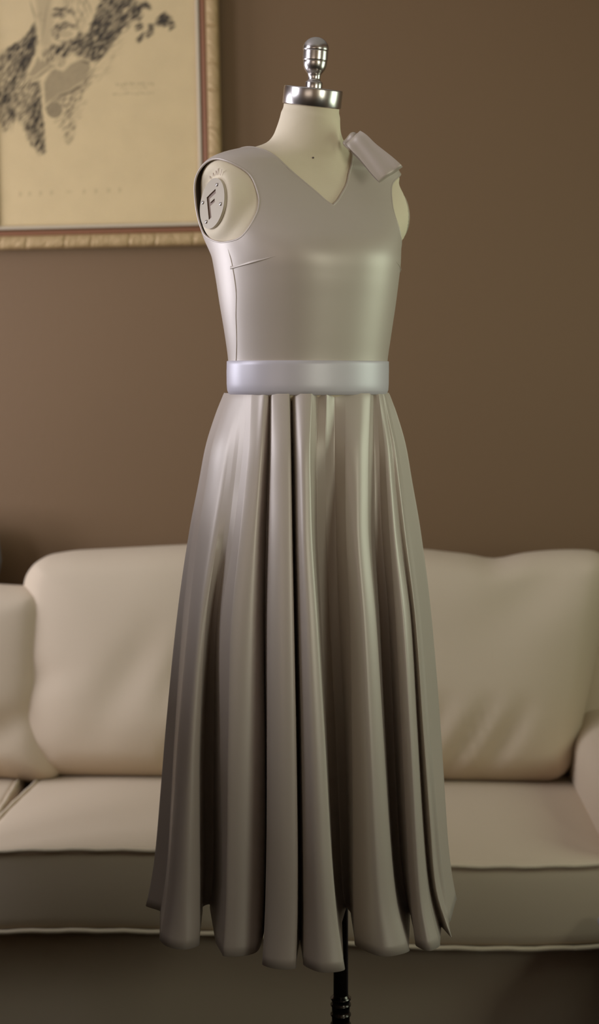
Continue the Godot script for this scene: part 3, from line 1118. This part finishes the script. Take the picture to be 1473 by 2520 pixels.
# one length of frame between two corners of the opening; profile of (distance outwards, height off the wall)
func moulding(a: Vector2, b: Vector2, profile: Array, carved: bool) -> ArrayMesh:
	var t := (b - a).normalized()
	var out_ := Vector2(t.y, -t.x)
	var length := a.distance_to(b)
	var n := int(length / .0022) if carved else 2
	var noise := FastNoiseLite.new()
	noise.seed = 7
	noise.frequency = 95.0
	var rows := []
	for i in n + 1:
		var s := float(i) / n
		var row := PackedVector3Array()
		for q in profile:
			var l := lerpf(-q[0], length + q[0], s)
			var pt: Vector2 = a + t * l + out_ * q[0]
			var z: float = q[1]
			if carved and q[1] > .02 and q[0] > .031:
				# carved leaves: a cut across every 78 mm, lesser cuts between, and a worn twist
				var c := fposmod(l + .14 * (q[0] - .05), .183)
				var cut := .0060 * exp(-pow((c - .008) / .0026, 2.0)) + .0050 * exp(-pow((c - .083) / .0028, 2.0)) + .0012 * exp(-pow((c - .045) / .006, 2.0)) + .0012 * exp(-pow((c - .135) / .008, 2.0))
				var swirl := .0005 * sin((l * 1.2 + q[0] * 1.4) * 170.0) * (1.0 - pow(absf((q[0] - .047) / .017), 2.0))
				z += -cut + swirl + .0026 * noise.get_noise_2d(pt.x, pt.y)
				pt += out_ * .0010 * sin(l * 95.0) * smoothstep(.055, .065, q[0])
			row.append(Vector3(pt.x, pt.y, z))
		rows.append(row)
	return sheet(rows, false, true)


# the print: a charcoal drawing on toned paper, drawn in the picture's own units (about 1 mm), origin at the upper left of what hangs in view
var _ink := PackedFloat32Array()
const PW := 504
const PH := 860
const PX := 8.0      # left edge and top edge of the sheet in drawing units
const PY := -303.0
var _rng := RandomNumberGenerator.new()
var _patch := FastNoiseLite.new()


func dab(x: float, y: float, r: float, k: float) -> void:
	var cx := x - PX
	var cy := y - PY
	for yy in range(maxi(0, int(cy - r)), mini(PH - 1, int(cy + r + 1)) + 1):
		for xx in range(maxi(0, int(cx - r)), mini(PW - 1, int(cx + r + 1)) + 1):
			var d := Vector2(xx - cx, yy - cy).length() / r
			if d < 1.0:
				var i := yy * PW + xx
				_ink[i] = clampf(_ink[i] + k * (1.0 - d * d), 0.0, 1.0)


func stroke(pts: Array, r: float, k: float, taper := true) -> void:
	for i in pts.size() - 1:
		var a: Vector2 = pts[i]
		var b: Vector2 = pts[i + 1]
		var n := maxi(1, int(a.distance_to(b) / (r * .6)))
		for s in n:
			var t := (i + float(s) / n) / (pts.size() - 1)
			var p := a.lerp(b, float(s) / n)
			dab(p.x, p.y, r * ((.45 + .55 * sin(PI * t)) if taper else 1.0), k)


# fills an outline with short charcoal strokes of one slant
func hatch(outline: Array, slant: float, density: float, k: float, r := 2.6, length := 16.0) -> void:
	var poly := PackedVector2Array(outline)
	var lo := poly[0]
	var hi := poly[0]
	for p in poly:
		lo = lo.min(p)
		hi = hi.max(p)
	var n := int((hi.x - lo.x) * (hi.y - lo.y) * density * 1.5)
	r *= .56
	k *= 1.05
	length *= 1.25
	for i in n:
		var p := Vector2(_rng.randf_range(lo.x, hi.x), _rng.randf_range(lo.y, hi.y))
		if Geometry2D.is_point_in_polygon(p, poly):
			var dir := Vector2.from_angle(slant + _rng.randf_range(-.35, .35)) * length * _rng.randf_range(.4, 1.0)
			var patch := .55 + .9 * absf(_patch.get_noise_2d(p.x, p.y * .7))
			stroke([p - dir / 2, p + dir / 2], r * _rng.randf_range(.6, 1.2), k * patch)


# rubs an outline back to paper, or lays an even tone
func tone(outline: Array, value: float, soft := 3.0) -> void:
	var poly := PackedVector2Array(outline)
	var lo := poly[0]
	var hi := poly[0]
	for p in poly:
		lo = lo.min(p)
		hi = hi.max(p)
	for yy in range(maxi(0, int(lo.y - PY)), mini(PH - 1, int(hi.y - PY)) + 1):
		for xx in range(maxi(0, int(lo.x - PX)), mini(PW - 1, int(hi.x - PX)) + 1):
			var p := Vector2(xx + PX, yy + PY)
			if Geometry2D.is_point_in_polygon(p, poly):
				var near := 99.0
				for i in poly.size():
					near = minf(near, p.distance_to(Geometry2D.get_closest_point_to_segment(p, poly[i], poly[(i + 1) % poly.size()])))
				var i := yy * PW + xx
				_ink[i] = lerpf(_ink[i], value, smoothstep(0.0, soft, near))


func v2(list: Array) -> Array:
	var out := []
	for i in range(0, list.size(), 2):
		out.append(Vector2(list[i], list[i + 1]))
	return out


func drawing() -> ImageTexture:
	_rng.seed = 11
	_patch.seed = 4
	_patch.frequency = .035
	_ink.resize(PW * PH)
	_ink.fill(0.0)
	# the coat on the left, the shadow of beard and collar, the loose scribbled shoulder on the right
	var left := v2([112, 44, 100, 66, 70, 96, 34, 112, 8, 134, 10, 180, 12, 240, 16, 290, 34, 320, 40, 300, 62, 280, 80, 300, 86, 330, 108, 360, 112, 372, 132, 374, 128, 320, 122, 260, 120, 196, 92, 186, 88, 176, 104, 140, 116, 100])
	hatch(left, 2.2, 0.03025, .16, 3.4, 22)
	hatch(v2([112, 44, 84, 86, 40, 112, 46, 190, 30, 240, 46, 250, 66, 196, 100, 140, 118, 100]), 2.1, 0.033, .17, 3.6, 22)
	hatch(v2([16, 210, 50, 220, 58, 290, 36, 316, 18, 280]), 1.9, 0.0275, .15, 3, 16)
	hatch(v2([100, 240, 122, 230, 133, 374, 110, 372, 84, 330]), 1.8, 0.033, .16, 3, 16)
	hatch(v2([10, 130, 60, 110, 30, 300, 42, 340, 60, 290, 80, 310, 100, 352, 130, 376, 128, 300, 80, 230]), 2.3, 0.011, .10, 2.2, 22)
	var beard := v2([150, 100, 172, 104, 200, 98, 232, 88, 250, 60, 268, 10, 280, -20, 350, -20, 372, 10, 376, 44, 350, 52, 326, 60, 320, 84, 296, 104, 284, 130, 262, 148, 240, 140, 214, 128, 190, 136, 164, 128])
	hatch(beard, 2.3, 0.04125, .18, 3.8, 24)
	hatch(v2([126, 112, 150, 100, 190, 130, 180, 160, 160, 150, 128, 146]), 2.0, 0.0385, .16, 3, 16)
	hatch(v2([250, 60, 330, -10, 366, 40, 330, 80, 280, 130, 250, 170, 232, 200, 222, 236, 198, 262, 240, 210, 264, 150]), 2.5, 0.0165, .14, 2.6, 24)
	hatch(v2([260, 130, 320, 90, 332, 108, 300, 150, 300, 172, 262, 200, 240, 214]), 2.55, 0.0088, .14, 1.8, 26)
	for q in [[372, 6, 396, 18], [378, -2, 390, 14], [412, 48, 434, 34], [408, 56, 438, 42], [424, 58, 446, 48], [388, 62, 402, 66], [384, 84, 400, 74], [362, 96, 378, 84], [440, 66, 452, 60], [358, 66, 372, 62]]:
		hatch(v2([q[0], q[1] - 6, q[2], q[3] - 8, q[2] + 4, q[3] + 6, q[0] + 4, q[1] + 10]), 2.6, .12, .17, 2.8, 14)
	# lapels and collar, rubbed back to mid tone with dark edges
	var flap := v2([116, 128, 106, 150, 90, 176, 92, 184, 108, 184, 124, 172, 142, 160, 160, 156, 146, 146, 130, 140])
	tone(flap, .27, 6.0)
	var lapel := v2([128, 196, 146, 166, 160, 160, 178, 168, 196, 150, 222, 138, 244, 146, 250, 164, 236, 192, 222, 202, 196, 220, 168, 230, 140, 250, 130, 262])
	tone(lapel, .27, 6.0)
	hatch(lapel, 2.2, 0.00825, .05, 2.2, 18)
	tone(v2([162, 126, 172, 124, 182, 140, 180, 160, 172, 162]), .16)
	stroke(v2([94, 187, 112, 186, 130, 172, 150, 158, 164, 156]), 4.6, .2)
	stroke(v2([122, 190, 122, 220, 122, 262, 128, 320, 132, 374]), 3.0, .12)
	stroke(v2([132, 262, 150, 244, 170, 230, 198, 222, 226, 202, 244, 176]), 4.0, .18)
	hatch(v2([132, 262, 168, 232, 226, 204, 236, 196, 222, 240, 206, 252, 196, 290, 178, 286, 172, 250, 140, 272]), 2.4, 0.0385, .17, 3, 16)
	stroke(v2([224, 146, 236, 149, 248, 153]), 3.2, .22)
	hatch(v2([148, 292, 172, 286, 202, 292, 206, 318, 196, 346, 186, 352, 176, 322]), 2.3, 0.0275, .14, 2.8, 16)
	hatch(v2([206, 250, 234, 232, 232, 262, 214, 296, 200, 300]), 2.5, 0.011, .12, 2.4, 18)
	# the button
	var disc := []
	for i in 28:
		disc.append(Vector2(155, 266) + Vector2.from_angle(TAU * i / 28.0) * 20)
	tone(disc, .36, 2.0)
	stroke(disc.map(func(p): return Vector2(155, 266) + (p - Vector2(155, 266)) * .92), 1.8, .09, false)
	hatch(disc.map(func(p): return Vector2(155, 266) + (p - Vector2(155, 266)) * .55), 2.2, 0.0275, .07, 2, 10)
	# lower part of the face: cheek, folds, moustache, lip and chin
	var face := v2([104, -40, 112, 30, 118, 80, 118, 110, 140, 118, 160, 104, 158, 80, 168, 50, 160, 10, 170, -40])
	tone(face, .13, 15.0)
	hatch(v2([112, 22, 136, 26, 132, 44, 120, 46]), 1.2, 0.0275, .08, 3, 10)
	stroke(v2([100, -10, 108, 18, 114, 44]), 3.4, .13)
	stroke(v2([148, -10, 140, 20, 134, 60, 126, 100]), 3.0, .08)
	hatch(v2([172, -30, 248, -30, 244, 40, 228, 84, 214, 90, 216, 40, 200, 20, 178, 16]), 1.9, 0.0154, .10, 2.6, 20)
	for q in [[216, 10, 236, 60], [226, -4, 248, 40], [206, 20, 222, 84], [238, -10, 252, 30]]:
		stroke(v2([q[0], q[1], (q[0] + q[2]) / 2 + 2, (q[1] + q[3]) / 2, q[2], q[3]]), 3.4, .12)
	for q in [[222, 24, 238, 66], [234, 6, 252, 48]]:
		stroke(v2([q[0], q[1], q[2], q[3]]), 2.6, -.14)
	hatch(v2([160, 12, 178, 14, 192, 12, 206, 24, 208, 34, 190, 30, 182, 44, 168, 36, 154, 34, 158, 22]), 2.6, 0.066, .2, 3, 12)
	stroke(v2([158, 14, 172, 16, 186, 14, 194, 6, 195, -8]), 3.0, .22)
	hatch(v2([152, 64, 168, 50, 190, 46, 212, 54, 214, 68, 190, 66, 172, 72, 168, 92, 152, 86]), 2.7, 0.066, .2, 3, 12)
	hatch(v2([168, 92, 190, 94, 212, 86, 226, 66, 232, 90, 210, 106, 176, 104]), 2.5, 0.0495, .18, 3, 14)
	var chin := []
	for i in 20:
		chin.append(Vector2(188, 78) + Vector2(cos(TAU * i / 20.0) * 21, sin(TAU * i / 20.0) * 13))
	tone(chin, .14, 7.0)
	stroke(v2([154, 92, 166, 102, 182, 105]), 2.4, -.16)
	stroke(v2([118, 110, 124, 132, 122, 150]), 3.2, -.10)
	# an unreadable pencilled note and a faint spaced caption
	for l in [[306, 206, 92, 1.5, .22], [318, 216, 60, 1.2, .16], [298, 230, 106, 1.3, .18]]:
		var x: float = l[0]
		while x < l[0] + l[2]:
			var w := _rng.randf_range(4, 9)
			stroke(v2([x, l[1] + _rng.randf_range(-1, 3), x + w * .4, l[1] - _rng.randf_range(1, 6), x + w * .7, l[1] + _rng.randf_range(0, 3), x + w, l[1] - 1]), l[3], l[4] * _rng.randf_range(.3, 1.0))
			x += w * _rng.randf_range(.9, 1.5)
	for x in [67.0, 90.0, 117.0, 144.0, 224.0, 253.0, 284.0, 312.0]:
		var y: float = 472.0 - (x - 67.0) * .02
		stroke(v2([x - 2, y + 6, x - 1, y - 5]), 1.8, .10, false)
		stroke(v2([x - 1, y - 4, x + 4, y - 1, x + 1, y + 5]), 1.5, .06, false)
	stroke(v2([180, 469, 193, 469]), 1.6, .08, false)
	# paper and charcoal to picture
	var im := Image.create(PW, PH, false, Image.FORMAT_RGB8)
	var grain := FastNoiseLite.new()
	grain.frequency = .35
	var blotch := FastNoiseLite.new()
	blotch.frequency = .012
	var paper := Color(.87, .765, .58)
	var coal := Color(.13, .105, .08)
	for y in PH:
		for x in PW:
			var k: float = _ink[y * PW + x]
			k = clampf(k * (1.0 + .25 * grain.get_noise_2d(x, y)), 0.0, 1.0) * .94
			var c := paper.lerp(coal, k)
			var s := 1.0 + .02 * blotch.get_noise_2d(x, y)
			im.set_pixel(x, y, Color(c.r * s, c.g * s, c.b * s))
	return ImageTexture.create_from_image(im)


# ------------------------------------------------------------------ small things cut off by the edges of the photograph
func small_things() -> void:
	var c := put("grey_cushion", soft_box(Vector3(.19, .135, .045), .04, Vector3i(20, 16, 10), func(p, g): return p * (1.0 - .10 * absf(g.x * g.y)) + Vector3(0, 0, .02 * (1.0 - g.x * g.x) * (1.0 - g.y * g.y) * signf(p.z))), M.grey_cloth)
	c.position = Vector3(-1.02, .992, -3.962)
	c.rotation = Vector3(-.10, deg_to_rad(-2.6), 0)
	c.set_meta("label", "small grey cushion propped on the sofa back at the left edge")
	c.set_meta("category", "cushion")
	var b := thing("storage_box", "pale grey upright box at the right edge in front of the sofa", "box", Vector3(.832, 0, -2.76))
	put("body", soft_box(Vector3(.209, .182, .196), .012, Vector3i(10, 10, 10), null, Vector3(0, .182, 0)), M.box, b)
	put("lid", soft_box(Vector3(.213, .009, .20), .007, Vector3i(10, 10, 10), null, Vector3(0, .372, 0)), M.box, b)
